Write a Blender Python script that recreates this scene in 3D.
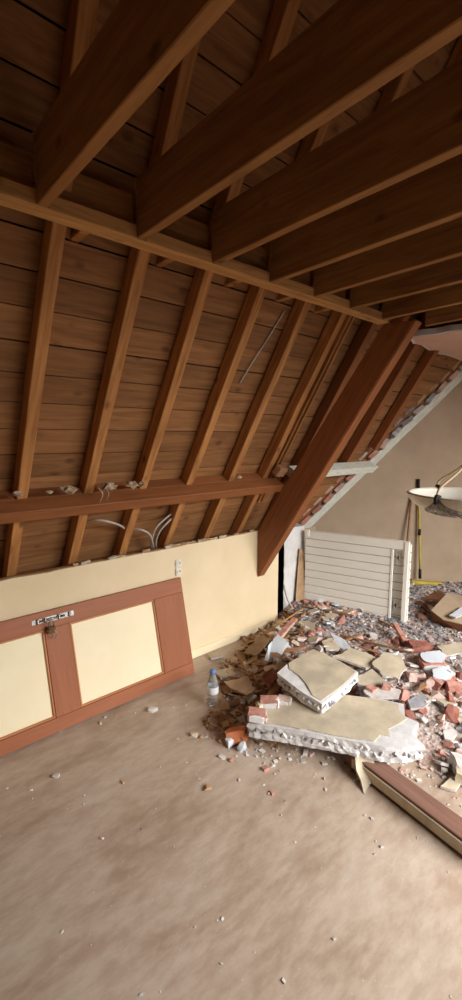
import bpy, bmesh, math, random
from mathutils import Vector, Matrix, noise
rnd = random.Random(7)
for o in list(bpy.data.objects): bpy.data.objects.remove(o)
SC = bpy.context.scene
COL = SC.collection
V = Vector

# ------------------------------------------------------------------ camera
FPX, CX, CY, EYE = 440.0, 231.0, 500.0, 1.6
AZ, PIT = math.radians(48.7), math.atan(62 / 440.0)
FW = V((math.cos(AZ) * math.cos(PIT), math.sin(AZ) * math.cos(PIT), -math.sin(PIT)))
RT = V((math.sin(AZ), -math.cos(AZ), 0)); UP = RT.cross(FW)
CAMP = V((0, 0, EYE))
cd = bpy.data.cameras.new('camera'); cam = bpy.data.objects.new('camera', cd); COL.objects.link(cam)
cd.sensor_fit = 'HORIZONTAL'; cd.sensor_width = 36; cd.lens = FPX / 462 * 36; cd.clip_start = 0.02
cam.matrix_world = Matrix((( RT.x, UP.x, -FW.x, 0), (RT.y, UP.y, -FW.y, 0), (RT.z, UP.z, -FW.z, EYE), (0, 0, 0, 1)))
SC.camera = cam
# ------------------------------------------------------------------ world, daylight, exposure
SC.view_settings.view_transform = 'Standard'; SC.view_settings.look = 'None'
SC.view_settings.gamma = 1; SC.view_settings.use_curve_mapping = False
SC.view_settings.exposure = 0.0
w = bpy.data.worlds.new('sky'); SC.world = w; w.use_nodes = True
w.node_tree.nodes['Background'].inputs[0].default_value = (.75, .87, 1, 1)
w.node_tree.nodes['Background'].inputs[1].default_value = .25
def area(name, loc, direction, sx, sy, power, colr):
    l = bpy.data.lights.new(name, 'AREA'); l.shape = 'RECTANGLE'; l.size = sx; l.size_y = sy
    l.energy = power; l.color = colr
    o = bpy.data.objects.new(name, l); COL.objects.link(o); o.location = loc
    o.rotation_euler = V(direction).to_track_quat('-Z', 'Y').to_euler()
    return o
# open overcast sky outside the dormer window, above the horizon
area('sky_light', (3.4, -4.2, 3.4), (-.12, 1, -.66), 6.0, 2.9, 1430, (1, .985, .955))

def ray(px, py): return FW * FPX + RT * (px - CX) + UP * (CY - py)
def onz(px, py, z): d = ray(px, py); return CAMP + d * ((z - EYE) / d.z)
def ony(px, py, y): d = ray(px, py); return CAMP + d * (y / d.y)

# ------------------------------------------------------------------ materials
def lin(c): return tuple(((v / 255) / 12.92 if v / 255 <= .04045 else ((v / 255 + .055) / 1.055) ** 2.4) for v in c) + (1,)
def newmat(name):
    m = bpy.data.materials.new(name); m.use_nodes = True
    nt = m.node_tree; b = nt.nodes['Principled BSDF']
    return m, nt, b
def node(nt, t, **kw):
    n = nt.nodes.new(t)
    for k, v in kw.items(): setattr(n, k, v)
    return n
def ramp(nt, src, stops):
    r = node(nt, 'ShaderNodeValToRGB'); e = r.color_ramp.elements
    while len(e) < len(stops): e.new(.5)
    for i, (p, c) in enumerate(stops): e[i].position = p; e[i].color = c
    nt.links.new(src, r.inputs[0]); return r.outputs[0]
def mix(nt, fac, a, b, mode='MIX'):
    n = node(nt, 'ShaderNodeMix', data_type='RGBA', blend_type=mode)
    for i, s in ((0, fac), (6, a), (7, b)):
        if hasattr(s, 'links'): nt.links.new(s, n.inputs[i])
        else: n.inputs[i].default_value = s
    return n.outputs[2]
def mapped(nt, scale, jitter=True):
    tc = node(nt, 'ShaderNodeTexCoord'); mp = node(nt, 'ShaderNodeMapping'); mp.inputs['Scale'].default_value = scale
    nt.links.new(tc.outputs['Object'], mp.inputs[0])
    if not jitter: return mp.outputs[0]
    oi = node(nt, 'ShaderNodeObjectInfo'); mu = node(nt, 'ShaderNodeVectorMath', operation='SCALE')
    mu.inputs[0].default_value = (37, 61, 23); nt.links.new(oi.outputs['Random'], mu.inputs['Scale'])
    ad = node(nt, 'ShaderNodeVectorMath', operation='ADD')
    nt.links.new(mp.outputs[0], ad.inputs[0]); nt.links.new(mu.outputs[0], ad.inputs[1])
    return ad.outputs[0]
def noi(nt, vec, scale, detail=4, rough=.6, dist=0):
    n = node(nt, 'ShaderNodeTexNoise'); n.inputs['Scale'].default_value = scale; n.inputs['Detail'].default_value = detail
    n.inputs['Roughness'].default_value = rough; n.inputs['Distortion'].default_value = dist
    nt.links.new(vec, n.inputs['Vector']); return n.outputs['Fac']
def bump(nt, b, h, strength, dist=.004):
    n = node(nt, 'ShaderNodeBump'); n.inputs['Strength'].default_value = strength; n.inputs['Distance'].default_value = dist
    nt.links.new(h, n.inputs['Height']); nt.links.new(n.outputs[0], b.inputs['Normal'])
def objrand(nt, lo, hi):
    oi = node(nt, 'ShaderNodeObjectInfo'); mr = node(nt, 'ShaderNodeMapRange')
    mr.inputs[3].default_value = lo; mr.inputs[4].default_value = hi
    nt.links.new(oi.outputs['Random'], mr.inputs[0]); return mr.outputs[0]
def tint(nt, col, val):
    h = node(nt, 'ShaderNodeHueSaturation'); nt.links.new(col, h.inputs['Color']); nt.links.new(val, h.inputs['Value']); return h.outputs[0]

def wood(name, dark, lightc, rough=.75, knots=.6, lo=.8, hi=1.2, bumpy=.35):
    m, nt, b = newmat(name)
    v = mapped(nt, (1.2, 14, 14))
    g = noi(nt, v, 2.2, 6, .65, .8)
    c = ramp(nt, g, [(.28, lin(dark)), (.72, lin(lightc))])
    if knots:
        v2 = mapped(nt, (5, 8, 8)); vo = node(nt, 'ShaderNodeTexVoronoi'); vo.inputs['Scale'].default_value = 1.0
        nt.links.new(v2, vo.inputs['Vector'])
        k = ramp(nt, vo.outputs['Distance'], [(.06, (knots, knots, knots, 1)), (.17, (0, 0, 0, 1))])
        c = mix(nt, k, c, lin(tuple(x * .42 for x in dark)))
    c = tint(nt, c, objrand(nt, lo, hi))
    nt.links.new(c, b.inputs['Base Color']); b.inputs['Roughness'].default_value = rough
    b.inputs['Specular IOR Level'].default_value = .25
    bump(nt, b, g, bumpy, .003)
    return m
def plain(name, c1, c2, scale=6, rough=.8, detail=5, bmp=.15, lo=1, hi=1, bscale=40, jitter=True, spec=.3, sc=(1, 1, 1)):
    m, nt, b = newmat(name)
    v = mapped(nt, sc, jitter); g = noi(nt, v, scale, detail, .6)
    c = ramp(nt, g, [(.35, lin(c1)), (.65, lin(c2))])
    if lo != hi: c = tint(nt, c, objrand(nt, lo, hi))
    nt.links.new(c, b.inputs['Base Color']); b.inputs['Roughness'].default_value = rough
    b.inputs['Specular IOR Level'].default_value = spec
    if bmp: bump(nt, b, noi(nt, v, bscale, 3), bmp, .004)
    return m
M = {}
M['board'] = wood('sarking_board_wood', (118, 78, 46), (164, 116, 74), knots=.5, lo=.82, hi=1.15)
M['rafter'] = wood('rafter_wood', (136, 88, 48), (200, 142, 86), knots=.7, lo=.85, hi=1.12)
M['joist'] = wood('joist_wood', (124, 84, 48), (174, 124, 74), knots=.6, lo=.9, hi=1.1)
M['plate'] = wood('plate_wood', (150, 106, 62), (206, 158, 102), knots=.5)
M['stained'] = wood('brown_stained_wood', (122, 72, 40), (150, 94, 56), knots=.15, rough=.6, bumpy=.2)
M['doorbrown'] = wood('door_brown_paint', (142, 86, 58), (160, 100, 70), knots=0, rough=.5, bumpy=.12, lo=.96, hi=1.04)
M['post'] = wood('dusty_brown_paint', (116, 82, 68), (142, 108, 94), knots=0, rough=.7, bumpy=.15, lo=1, hi=1)
M['doormould'] = wood('door_moulding_paint', (172, 112, 74), (190, 130, 88), knots=0, rough=.5, bumpy=.1, lo=1, hi=1)
M['doorcream'] = plain('door_cream_panel', (232, 218, 184), (238, 225, 192), 3, .55, bmp=.03)
M['cream'] = plain('cream_wall_paint', (222, 202, 166), (231, 212, 178), 2.5, .85, bmp=.06)
M['gable'] = plain('gable_plaster', (160, 140, 118), (174, 154, 132), 2.2, .9, bmp=.08)
M['white'] = plain('white_plaster', (202, 200, 198), (224, 222, 220), 8, .9, bmp=.3)
M['palewood'] = plain('pale_green_white_paint', (194, 198, 186), (220, 222, 210), 14, .7, bmp=.15, sc=(1, 5, 5))
M['radiator'] = plain('radiator_enamel', (243, 240, 230), (246, 243, 234), 4, .4, bmp=0, spec=.4)
M['plastic'] = plain('white_plastic', (226, 222, 212), (232, 228, 218), 4, .4, bmp=0)
M['dark'] = plain('painted_recess_shade', (16, 12, 10), (26, 20, 16), 12, .95, bmp=.2)  # near-black, puts the shade of gaps and slots into the colour
M['felt'] = plain('roof_felt', (22, 16, 12), (34, 26, 20), 5, .95, bmp=.2)
M['brick'] = plain('red_brick', (176, 116, 100), (206, 156, 142), 16, .92, bmp=.5, lo=.72, hi=1.15)
M['brickdark'] = plain('dark_red_brick', (126, 74, 62), (160, 108, 94), 18, .92, bmp=.5, lo=.8, hi=1.15)
M['dustybrick'] = plain('dusty_pink_brick', (190, 156, 144), (212, 186, 176), 14, .95, bmp=.5, lo=.8, hi=1.1)
M['plaster'] = plain('plaster_rubble', (188, 180, 174), (216, 210, 206), 14, .95, bmp=.5, lo=.78, hi=1.1)
M['greyplaster'] = plain('grey_mortar_rubble', (134, 132, 136), (172, 170, 174), 16, .95, bmp=.5, lo=.7, hi=1.2)
M['bluewhite'] = plain('blue_white_plaster_board', (198, 206, 214), (216, 222, 228), 5, .85, bmp=.1)
M['creamskin'] = plain('cream_plaster_skin', (176, 164, 144), (206, 192, 166), 7, .85, bmp=.08, lo=.9, hi=1.08)
M['tan'] = plain('brown_paper_scrap', (158, 124, 92), (194, 162, 128), 7, .9, bmp=.25, lo=.7, hi=1.15)
M['scrapwood'] = wood('scrap_wood', (134, 96, 68), (176, 134, 100), knots=.2, lo=.7, hi=1.15)
M['orange'] = plain('orange_brick', (196, 112, 70), (214, 140, 100), 12, .9, bmp=.4)
M['metal'] = plain('galvanised_steel', (120, 116, 112), (160, 156, 150), 20, .42, bmp=.05); M['metal'].node_tree.nodes['Principled BSDF'].inputs['Metallic'].default_value = .8
M['brass'] = plain('dull_brass', (96, 78, 50), (128, 106, 70), 20, .45, bmp=.05); M['brass'].node_tree.nodes['Principled BSDF'].inputs['Metallic'].default_value = .7
M['cable'] = plain('grey_cable', (176, 172, 164), (190, 186, 178), 5, .5, bmp=0)
M['cord'] = plain('beige_cord', (206, 178, 138), (214, 188, 150), 5, .5, bmp=0)
M['black'] = plain('black_rubber', (24, 22, 22), (36, 33, 32), 5, .6, bmp=0)
M['yellow'] = plain('yellow_broom_paint', (176, 156, 66), (196, 176, 84), 12, .6, bmp=.05)
M['bristle'] = plain('yellow_green_bristle', (132, 126, 44), (170, 160, 62), 60, .8, bmp=.4, sc=(1, 1, .1))
M['card'] = plain('tan_cardboard', (176, 154, 128), (192, 170, 144), 5, .85, bmp=.08)
M['cardbrown'] = plain('brown_cardboard', (104, 66, 42), (132, 88, 60), 5, .85, bmp=.1)
M['wool'] = plain('pale_insulation', (150, 128, 104), (190, 170, 146), 30, .95, bmp=.5, lo=.8, hi=1.1)
M['pink'] = plain('pinkish_ceiling_paint', (206, 168, 150), (214, 178, 160), 4, .85, bmp=.05)
M['foamlump'] = plain('white_broken_core', (206, 204, 204), (228, 226, 226), 20, .9, bmp=.5, lo=.85, hi=1.05)

def build_floor_mat():
    m, nt, b = newmat('dusty_vinyl_floor')
    tc = node(nt, 'ShaderNodeTexCoord'); mp = node(nt, 'ShaderNodeMapping'); mp.inputs['Rotation'].default_value = (0, 0, .25)
    mp.inputs['Scale'].default_value = (1, 2.4, 1); nt.links.new(tc.outputs['Object'], mp.inputs[0])
    g = noi(nt, mp.outputs[0], 1.6, 5, .62, .6)
    c = ramp(nt, g, [(.36, lin((164, 142, 122))), (.5, lin((184, 164, 146))), (.66, lin((196, 180, 164)))])
    g2 = noi(nt, mp.outputs[0], 9, 5, .7)
    c = mix(nt, .35, c, ramp(nt, g2, [(.4, lin((154, 130, 110))), (.62, lin((198, 182, 166)))]))
    g3 = noi(nt, tc.outputs['Object'], 75, 2, .5)
    sp = ramp(nt, g3, [(.70, (0, 0, 0, 1)), (.74, (.6, .6, .6, 1))])
    c = mix(nt, sp, c, lin((206, 192, 176)))
    nt.links.new(c, b.inputs['Base Color'])
    nt.links.new(ramp(nt, g2, [(.35, (.45, .45, .45, 1)), (.65, (.7, .7, .7, 1))]), b.inputs['Roughness'])
    bump(nt, b, g2, .08, .004)
    return m
M['floor'] = build_floor_mat()
def build_dust_mat():
    m, nt, b = newmat('rubble_dust')
    v = mapped(nt, (1, 1, 1), False)
    g = noi(nt, v, 5, 6, .7)
    c = ramp(nt, g, [(.34, lin((150, 124, 112))), (.48, lin((172, 154, 144))), (.62, lin((190, 180, 174)))])
    vo = node(nt, 'ShaderNodeTexVoronoi'); vo.inputs['Scale'].default_value = 42; nt.links.new(v, vo.inputs['Vector'])
    c2 = ramp(nt, vo.outputs['Color'], [(.2, lin((154, 118, 104))), (.5, lin((180, 164, 156))), (.8, lin((204, 196, 190)))])
    c = mix(nt, .5, c, c2)
    nt.links.new(c, b.inputs['Base Color']); b.inputs['Roughness'].default_value = .95
    bump(nt, b, vo.outputs['Distance'], .8, .012)
    return m
M['dust'] = build_dust_mat()
def build_bottle_mat():
    m, nt, b = newmat('clear_bottle_plastic')
    b.inputs['Base Color'].default_value = (.86, .9, .93, 1); b.inputs['Roughness'].default_value = .12
    b.inputs['Transmission Weight'].default_value = .85; b.inputs['IOR'].default_value = 1.2
    return m
M['bottle'] = build_bottle_mat()
M['bottlelabel'] = plain('pale_label', (198, 200, 206), (226, 226, 228), 20, .5, bmp=0)
M['bluecap'] = plain('blue_cap', (92, 122, 190), (112, 142, 204), 5, .45, bmp=0)
def build_alabaster():
    m, nt, b = newmat('alabaster_glass')
    v = mapped(nt, (1, 1, 1)); g = noi(nt, v, 9, 5, .7, 1.5)
    c = ramp(nt, g, [(.3, lin((214, 206, 190))), (.7, lin((236, 230, 218)))])
    nt.links.new(c, b.inputs['Base Color']); b.inputs['Roughness'].default_value = .25
    return m
M['alabaster'] = build_alabaster()
M['marbling'] = plain('grey_marbled_glass', (104, 98, 92), (176, 170, 160), 26, .35, bmp=.1, sc=(3, 3, 1))

# ------------------------------------------------------------------ object helpers
def link(o, parent=None):
    COL.objects.link(o)
    if parent is not None:
        o.parent = parent
    return o
def tag(o, label=None, cat=None, group=None, kind=None):
    if label: o['label'] = label
    if cat: o['category'] = cat
    if group: o['group'] = group
    if kind: o['kind'] = kind
    return o
def empty(name, loc, rot=(0, 0, 0)):
    o = bpy.data.objects.new(name, None); o.location = loc; o.rotation_euler = rot; o.empty_display_size = .05
    return link(o)
def mesh(name, verts, faces, mats, parent=None, fm=None, smooth=False):
    me = bpy.data.meshes.new(name); me.from_pydata([tuple(v) for v in verts], [], faces)
    for m in (mats if isinstance(mats, (list, tuple)) else [mats]): me.materials.append(M[m])
    if fm: me.polygons.foreach_set('material_index', fm)
    bm = bmesh.new(); bm.from_mesh(me); bmesh.ops.recalc_face_normals(bm, faces=bm.faces); bm.to_mesh(me); bm.free()
    if smooth: me.polygons.foreach_set('use_smooth', [True] * len(me.polygons))
    return link(bpy.data.objects.new(name, me), parent)
def from_bm(name, bm, mats, parent=None, smooth=False):
    me = bpy.data.meshes.new(name); bmesh.ops.recalc_face_normals(bm, faces=bm.faces); bm.to_mesh(me); bm.free()
    for m in (mats if isinstance(mats, (list, tuple)) else [mats]): me.materials.append(M[m])
    if smooth: me.polygons.foreach_set('use_smooth', [True] * len(me.polygons))
    return link(bpy.data.objects.new(name, me), parent)
def bx(bm, x0, x1, y0, y1, z0, z1, mat=Matrix()):
    vs = [bm.verts.new(mat @ V((x, y, z))) for x in (x0, x1) for y in (y0, y1) for z in (z0, z1)]
    for f in ((0, 1, 3, 2), (4, 6, 7, 5), (0, 4, 5, 1), (2, 3, 7, 6), (0, 2, 6, 4), (1, 5, 7, 3)):
        bm.faces.new([vs[i] for i in f])
def box(name, x0, x1, y0, y1, z0, z1, mats, parent=None, bevel=0, centre=True):
    c = V(((x0 + x1) / 2, (y0 + y1) / 2, (z0 + z1) / 2)) if centre else V((0, 0, 0))
    bm = bmesh.new(); bx(bm, x0 - c.x, x1 - c.x, y0 - c.y, y1 - c.y, z0 - c.z, z1 - c.z)
    if bevel: bmesh.ops.bevel(bm, geom=bm.edges[:], offset=bevel, segments=1, affect='EDGES')
    o = from_bm(name, bm, mats, parent); o.location = c
    return o
def frame(a, b, up):
    x = (b - a).normalized(); z = (up - x * up.dot(x)).normalized(); y = z.cross(x)
    m = Matrix(((x.x, y.x, z.x, a.x), (x.y, y.y, z.y, a.y), (x.z, y.z, z.z, a.z), (0, 0, 0, 1)))
    return m
def beam(name, a, b, up, y0, y1, z0, z1, mats, parent=None, bevel=.003, wob=0):
    """a timber running from a to b along its own x axis; y and z extents about the line a-b"""
    a, b = V(a), V(b); L = (b - a).length
    bm = bmesh.new(); n = max(1, int(L / .3)) if wob else 1
    rings = []
    for i in range(n + 1):
        q = [rnd.uniform(-wob, wob) for _ in range(4)] if wob else [0] * 4
        rings.append([bm.verts.new((L * i / n, y, z)) for y, z in ((y0 + q[0], z0 + q[1]), (y1 + q[2], z0 + q[1]), (y1 + q[2], z1 + q[3]), (y0 + q[0], z1 + q[3]))])
    for r, s in zip(rings, rings[1:]):
        for k in range(4): bm.faces.new((r[k], r[(k + 1) % 4], s[(k + 1) % 4], s[k]))
    bm.faces.new(rings[0]); bm.faces.new(rings[-1][::-1])
    if bevel:
        bm.normal_update()
        bmesh.ops.bevel(bm, geom=[e for e in bm.edges if len(e.link_faces) == 2 and e.calc_face_angle(0) > .6], offset=bevel, segments=1, affect='EDGES')
    o = from_bm(name, bm, mats, parent); o.matrix_world = frame(a, b, V(up))
    return o
def tube(name, pts, r, mats, parent=None, seg=8, sub=6, radii=None):
    pts = [V(p) for p in pts]; path = []
    for i in range(len(pts) - 1):
        p0, p1, p2, p3 = pts[max(i - 1, 0)], pts[i], pts[i + 1], pts[min(i + 2, len(pts) - 1)]
        for k in range(sub):
            t = k / sub
            path.append(.5 * ((2 * p1) + (p2 - p0) * t + (2 * p0 - 5 * p1 + 4 * p2 - p3) * t * t + (3 * p1 - p0 - 3 * p2 + p3) * t ** 3))
    path.append(pts[-1])
    bm = bmesh.new(); rings = []; ref = V((.31, .17, .93))
    for i, p in enumerate(path):
        d = (path[min(i + 1, len(path) - 1)] - path[max(i - 1, 0)]).normalized()
        u = d.cross(ref).normalized(); v = d.cross(u)
        rr = r if radii is None else radii[0] + (radii[1] - radii[0]) * i / (len(path) - 1)
        rings.append([bm.verts.new(p + (u * math.cos(2 * math.pi * k / seg) + v * math.sin(2 * math.pi * k / seg)) * rr) for k in range(seg)])
    for a, b in zip(rings, rings[1:]):
        for k in range(seg): bm.faces.new((a[k], a[(k + 1) % seg], b[(k + 1) % seg], b[k]))
    bm.faces.new(rings[0]); bm.faces.new(rings[-1][::-1])
    return from_bm(name, bm, mats, parent, smooth=True)
def lathe(name, prof, mats, parent=None, seg=32, loc=(0, 0, 0)):
    bm = bmesh.new(); rings = []
    for r, z in prof:
        rings.append([bm.verts.new((r * math.cos(2 * math.pi * k / seg), r * math.sin(2 * math.pi * k / seg), z)) for k in range(seg)])
    for a, b in zip(rings, rings[1:]):
        for k in range(seg): bm.faces.new((a[k], a[(k + 1) % seg], b[(k + 1) % seg], b[k]))
    bmesh.ops.remove_doubles(bm, verts=bm.verts, dist=1e-5)
    o = from_bm(name, bm, mats, parent, smooth=True); o.location = loc
    return o

# ------------------------------------------------------------------ layout numbers
SL = math.radians(58); SS, CS = math.sin(SL), math.cos(SL); TAN = SS / CS
YW = 2.468                                   # inner face of the knee wall
NR = V((0, SS, CS))                          # outward normal of the near roof slope
UPS = V((0, -CS, SS))                        # up the slope
R0 = V((0, YW + .1, .853))                   # foot of the rafter faces
RD = .085                                    # rafter depth
def slope(x, s, off=0): return V((x, 0, 0)) + R0 + UPS * s + NR * off
def roofz(y, off=0): return .853 + off / CS + (YW + .1 - y) * TAN   # height of the slope (pushed out by off) above y
XL = -2.5                                    # left end wall
GA, GB = V((3.30, 2.760)), V((4.75, 1.600))  # skewed gable wall on plan
XR, YR = 4.75, -1.5

# ------------------------------------------------------------------ setting
fl = mesh('floor', [(XL, YR, 0), (XR + .6, YR, 0), (XR + .6, 3.2, 0), (XL, 3.2, 0)], [(0, 1, 2, 3)], 'floor'); tag(fl, kind='structure')
# roof: felt, then each sarking board
RIDGE_S = (YW + .1) / CS
ce = mesh('ceiling', [slope(XL, -.6, RD + .03), slope(XR + .8, -.6, RD + .03), slope(XR + .8, RIDGE_S + .1, RD + .03), slope(XL, RIDGE_S + .1, RD + .03)], [(0, 1, 2, 3)], 'felt'); tag(ce, kind='structure')
BW = .1375
proto = None
for i in range(-3, int(RIDGE_S / BW) + 1):
    # two lengths to a course, joints staggered over a rafter
    jx = [.97, 2.0, 1.3, .285, 1.645][i % 5]
    for (x0, x1) in ((XL, jx), (jx + .003, XR + .5)):
        s0 = .052 + i * BW
        L = x1 - x0; bm = bmesh.new()
        lift = rnd.uniform(-.003, .004)
        bx(bm, 0, L, 0, BW - rnd.uniform(.004, .0075), 0, .018)
        o = from_bm('roof_board', bm, 'board', ce)
        a = slope(x0, s0, RD + lift)
        m = Matrix(((1, 0, 0, a.x), (0, UPS.y, NR.y, a.y), (0, UPS.z, NR.z, a.z), (0, 0, 0, 1)))
        o.matrix_world = m
# far slope, dormer head and end walls, behind and beside the camera
ZT = 2.56
fs = mesh('ceiling_far_slope', [(XL, YR, ZT), (XR, YR, ZT), (XR, 0, roofz(0, RD)), (XL, 0, roofz(0, RD))], [(0, 1, 2, 3)], 'board'); tag(fs, kind='structure')
def holed_wall(name, p, q, h, u0, u1, z0, z1, mat):
    p, q = V((*p, 0)), V((*q, 0)); L = (q - p).length; d = (q - p) / L; zz = V((0, 0, 1))
    us, zs = [0, u0, u1, L], [0, z0, z1, h]
    vs = [p + d * u + zz * z for z in zs for u in us]
    fs = [(r * 4 + c, r * 4 + c + 1, (r + 1) * 4 + c + 1, (r + 1) * 4 + c) for r in range(3) for c in range(3) if (r, c) != (1, 1)]
    o = mesh(name, vs, fs, mat); tag(o, kind='structure'); return o
holed_wall('wall_right', (XL, YR), (XR, YR), ZT, 1.1 - XL, 4.5 - XL, .75, 2.3, 'cream')
mesh_r = mesh('wall_rear', [(XL, YR, 0), (XL, 2.8, 0), (XL, 2.8, roofz(2.8, RD)), (XL, 0, roofz(0, RD)), (XL, YR, ZT)], [(0, 1, 2, 3, 4)], 'cream'); tag(mesh_r, kind='structure')
def casement(name, origin, du, w_, h_):
    root = empty(name, origin); tag(root, kind='structure')
    u = V(du); k = .05
    for (a0, a1, b0, b1) in ((0, k, 0, h_), (w_ - k, w_, 0, h_), (0, w_, 0, k), (0, w_, h_ - k, h_), (w_ / 2 - k / 2, w_ / 2 + k / 2, 0, h_)):
        n = V((0, 0, 1)).cross(u); bm = bmesh.new()
        m = Matrix(((u.x, n.x, 0, 0), (u.y, n.y, 0, 0), (0, 0, 1, 0), (0, 0, 0, 1)))
        bx(bm, a0, a1, -.06, -.01, b0, b1, m)
        from_bm('window_frame', bm, 'palewood', root)
casement('window_1', (4.5, YR, .75), (-1, 0, 0), 3.4, 1.55)
gm = mesh('wall_gable', [(GA.x, GA.y, 0), (GB.x, GB.y, 0), (GB.x, GB.y, roofz(GB.y, RD)), (GA.x, GA.y, roofz(GA.y, RD))], [(0, 1, 2, 3)], 'gable'); tag(gm, kind='structure')
g2 = mesh('wall_gable_return', [(XR, GB.y, 0), (XR, YR, 0), (XR, YR, ZT), (XR, 0, roofz(0, RD)), (XR, GB.y, roofz(GB.y, RD))], [(0, 1, 2, 3, 4)], 'gable'); tag(g2, kind='structure')
# knee wall, its ragged top edge and its baseboard
ZK = .857
bm = bmesh.new(); xs = [XL + i * .06 for i in range(int((2.70 - XL) / .06) + 1)] + [2.705]
fr, bk = [], []
for x in xs:
    z = ZK + noise.noise(V((x * 7, 3, 0))) * .006 + noise.noise(V((x * 23, 9, 0))) * .004
    fr.append((bm.verts.new((x, YW, 0)), bm.verts.new((x, YW, z)))); bk.append((bm.verts.new((x, YW + .028, 0)), bm.verts.new((x, YW + .028, z))))
for i in range(len(xs) - 1):
    for q in ((fr[i][0], fr[i + 1][0], fr[i + 1][1], fr[i][1]), (fr[i][1], fr[i + 1][1], bk[i + 1][1], bk[i][1]), (bk[i][0], bk[i][1], bk[i + 1][1], bk[i + 1][0])): bm.faces.new(q)
bm.faces.new((fr[-1][0], bk[-1][0], bk[-1][1], fr[-1][1]))
kw = from_bm('wall_left', bm, 'cream'); tag(kw, kind='structure')
bb = box('baseboard_left', XL, 2.70, YW - .012, YW - .0005, 0, .062, 'doorcream', bevel=.003); tag(bb, kind='structure')
nib_me = None
for i in range(26):
    x = rnd.choice([rnd.uniform(.4, 2.45), rnd.uniform(1.6, 2.45)]); bmn = bmesh.new(); L_ = rnd.uniform(.012, .04)
    bx(bmn, -L_, L_, -.006, .012, -.004, rnd.uniform(.004, .012))
    for v in bmn.verts: v.co += V((rnd.uniform(-.008, .008), rnd.uniform(-.003, .003), rnd.uniform(-.003, .003)))
    o = from_bm('plaster_nib', bmn, 'tan' if i % 3 else 'creamskin', kw); o.location = (x, YW + .014, ZK + .006); o.rotation_euler = (0, rnd.uniform(-.2, .2), rnd.uniform(-.1, .1))
tc_ = box('trim_1', XL, 2.66, YW + .03, YW + .075, .815, .853, 'rafter', bevel=.003); tag(tc_, kind='structure')
# the set-back bay beyond the broken end of the knee wall
n1 = mesh('wall_bay', [(2.60, 2.62, 0), (2.98, 2.62, 0), (2.98, 2.62, .80), (2.60, 2.62, .80)], [(0, 1, 2, 3)], 'dark'); tag(n1, kind='structure')  # wall coloured near-black to paint the shade in the gap
n2 = mesh('wall_bay_end', [(2.98, 2.645, 0), (3.44, 2.645, 0), (3.44, 2.645, .74), (2.98, 2.645, .74)], [(0, 1, 2, 3)], 'gable'); tag(n2, kind='structure')

# ------------------------------------------------------------------ roof timbers
ORD = ['first', 'second', 'third', 'fourth', 'fifth', 'sixth', 'seventh', 'eighth', 'ninth']
vis = [.642, .983, 1.317, 1.657, 2.012, 2.350]
RW = .026
def rafter(x, label, s0=-.12, s1=RIDGE_S - .02, w2=RW, mat='rafter'):
    o = beam('rafter', slope(x, s0, 0), slope(x, s1, 0), NR, -w2, w2, 0, RD - .008, mat, wob=.0022)
    tag(o, label, 'rafter', 'roof rafters')
    return o
for i, x in enumerate(vis):
    rafter(x, f'{ORD[i]} sawn rafter from the left edge, nailed under the roof boards' if i < 5 else 'sawn rafter just left of the wide brown principal beam')
for x, lab in ((.285, 'sawn rafter just outside the left edge of the photograph'), (-.06, 'sawn rafter second outside the left edge'), (-.405, 'sawn rafter third outside the left edge'), (-.75, 'sawn rafter fourth outside the left edge')): rafter(x, lab)
for i, x in enumerate((2.70, 3.01, 3.34, 3.68)):  # these take the darker brown wood of the principal
    o = rafter(x, ['darker rafter tight behind the wide brown principal beam', 'second darker rafter behind the principal beam', 'third darker rafter behind the principal beam', 'last darker rafter, nearest the brick gable edge'][i], s0=(-.1, .2, .55, .75)[i], w2=.03, mat='stained')
# thin counter strips beside the principal, pairs of laths
for i, (x, s0, s1) in enumerate(((2.30, .45, 1.75),)):
    pass
for k, (x, lab) in enumerate(((2.395, 'thin split lath beside the principal beam, left one'), (2.432, 'thin split lath tight against the principal beam'))):
    o = beam('lath', slope(x, .3, 0), slope(x + .01, 1.85, 0), NR, -.008, .008, -.012, .022, 'rafter', wob=.001); tag(o, lab, 'lath', 'laths beside the principal beam')

# purlin: front face low and bright, wide dusty top
PS0, PS1, PD = .535, .600, .102
pu = beam('purlin', slope(XL, PS0, 0), slope(2.452, PS0, 0), NR, 0, PS1 - PS0, -PD, -.001, 'stained', wob=.0015)
tag(pu, 'long horizontal brown purlin crossing under the rafters above the cream wall', 'beam')
# boards closing the purlin top back to the roof boards, between the rafters (dusty ledge)
edges = [XL] + sorted([-.75, -.405, -.06, .285] + vis)
for a, b in zip(edges, edges[1:]):
    x0, x1 = a + RW + .004, b - RW - .004
    o = beam('purlin_packing', slope(x0, PS0, 0), slope(x1, PS0, 0), NR, .004, PS1 - PS0 - .004, .001, RD - .006, 'stained'); mw = o.matrix_world.copy(); o.parent = pu
    o.matrix_parent_inverse = pu.matrix_world.inverted(); o.matrix_basis = mw
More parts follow.
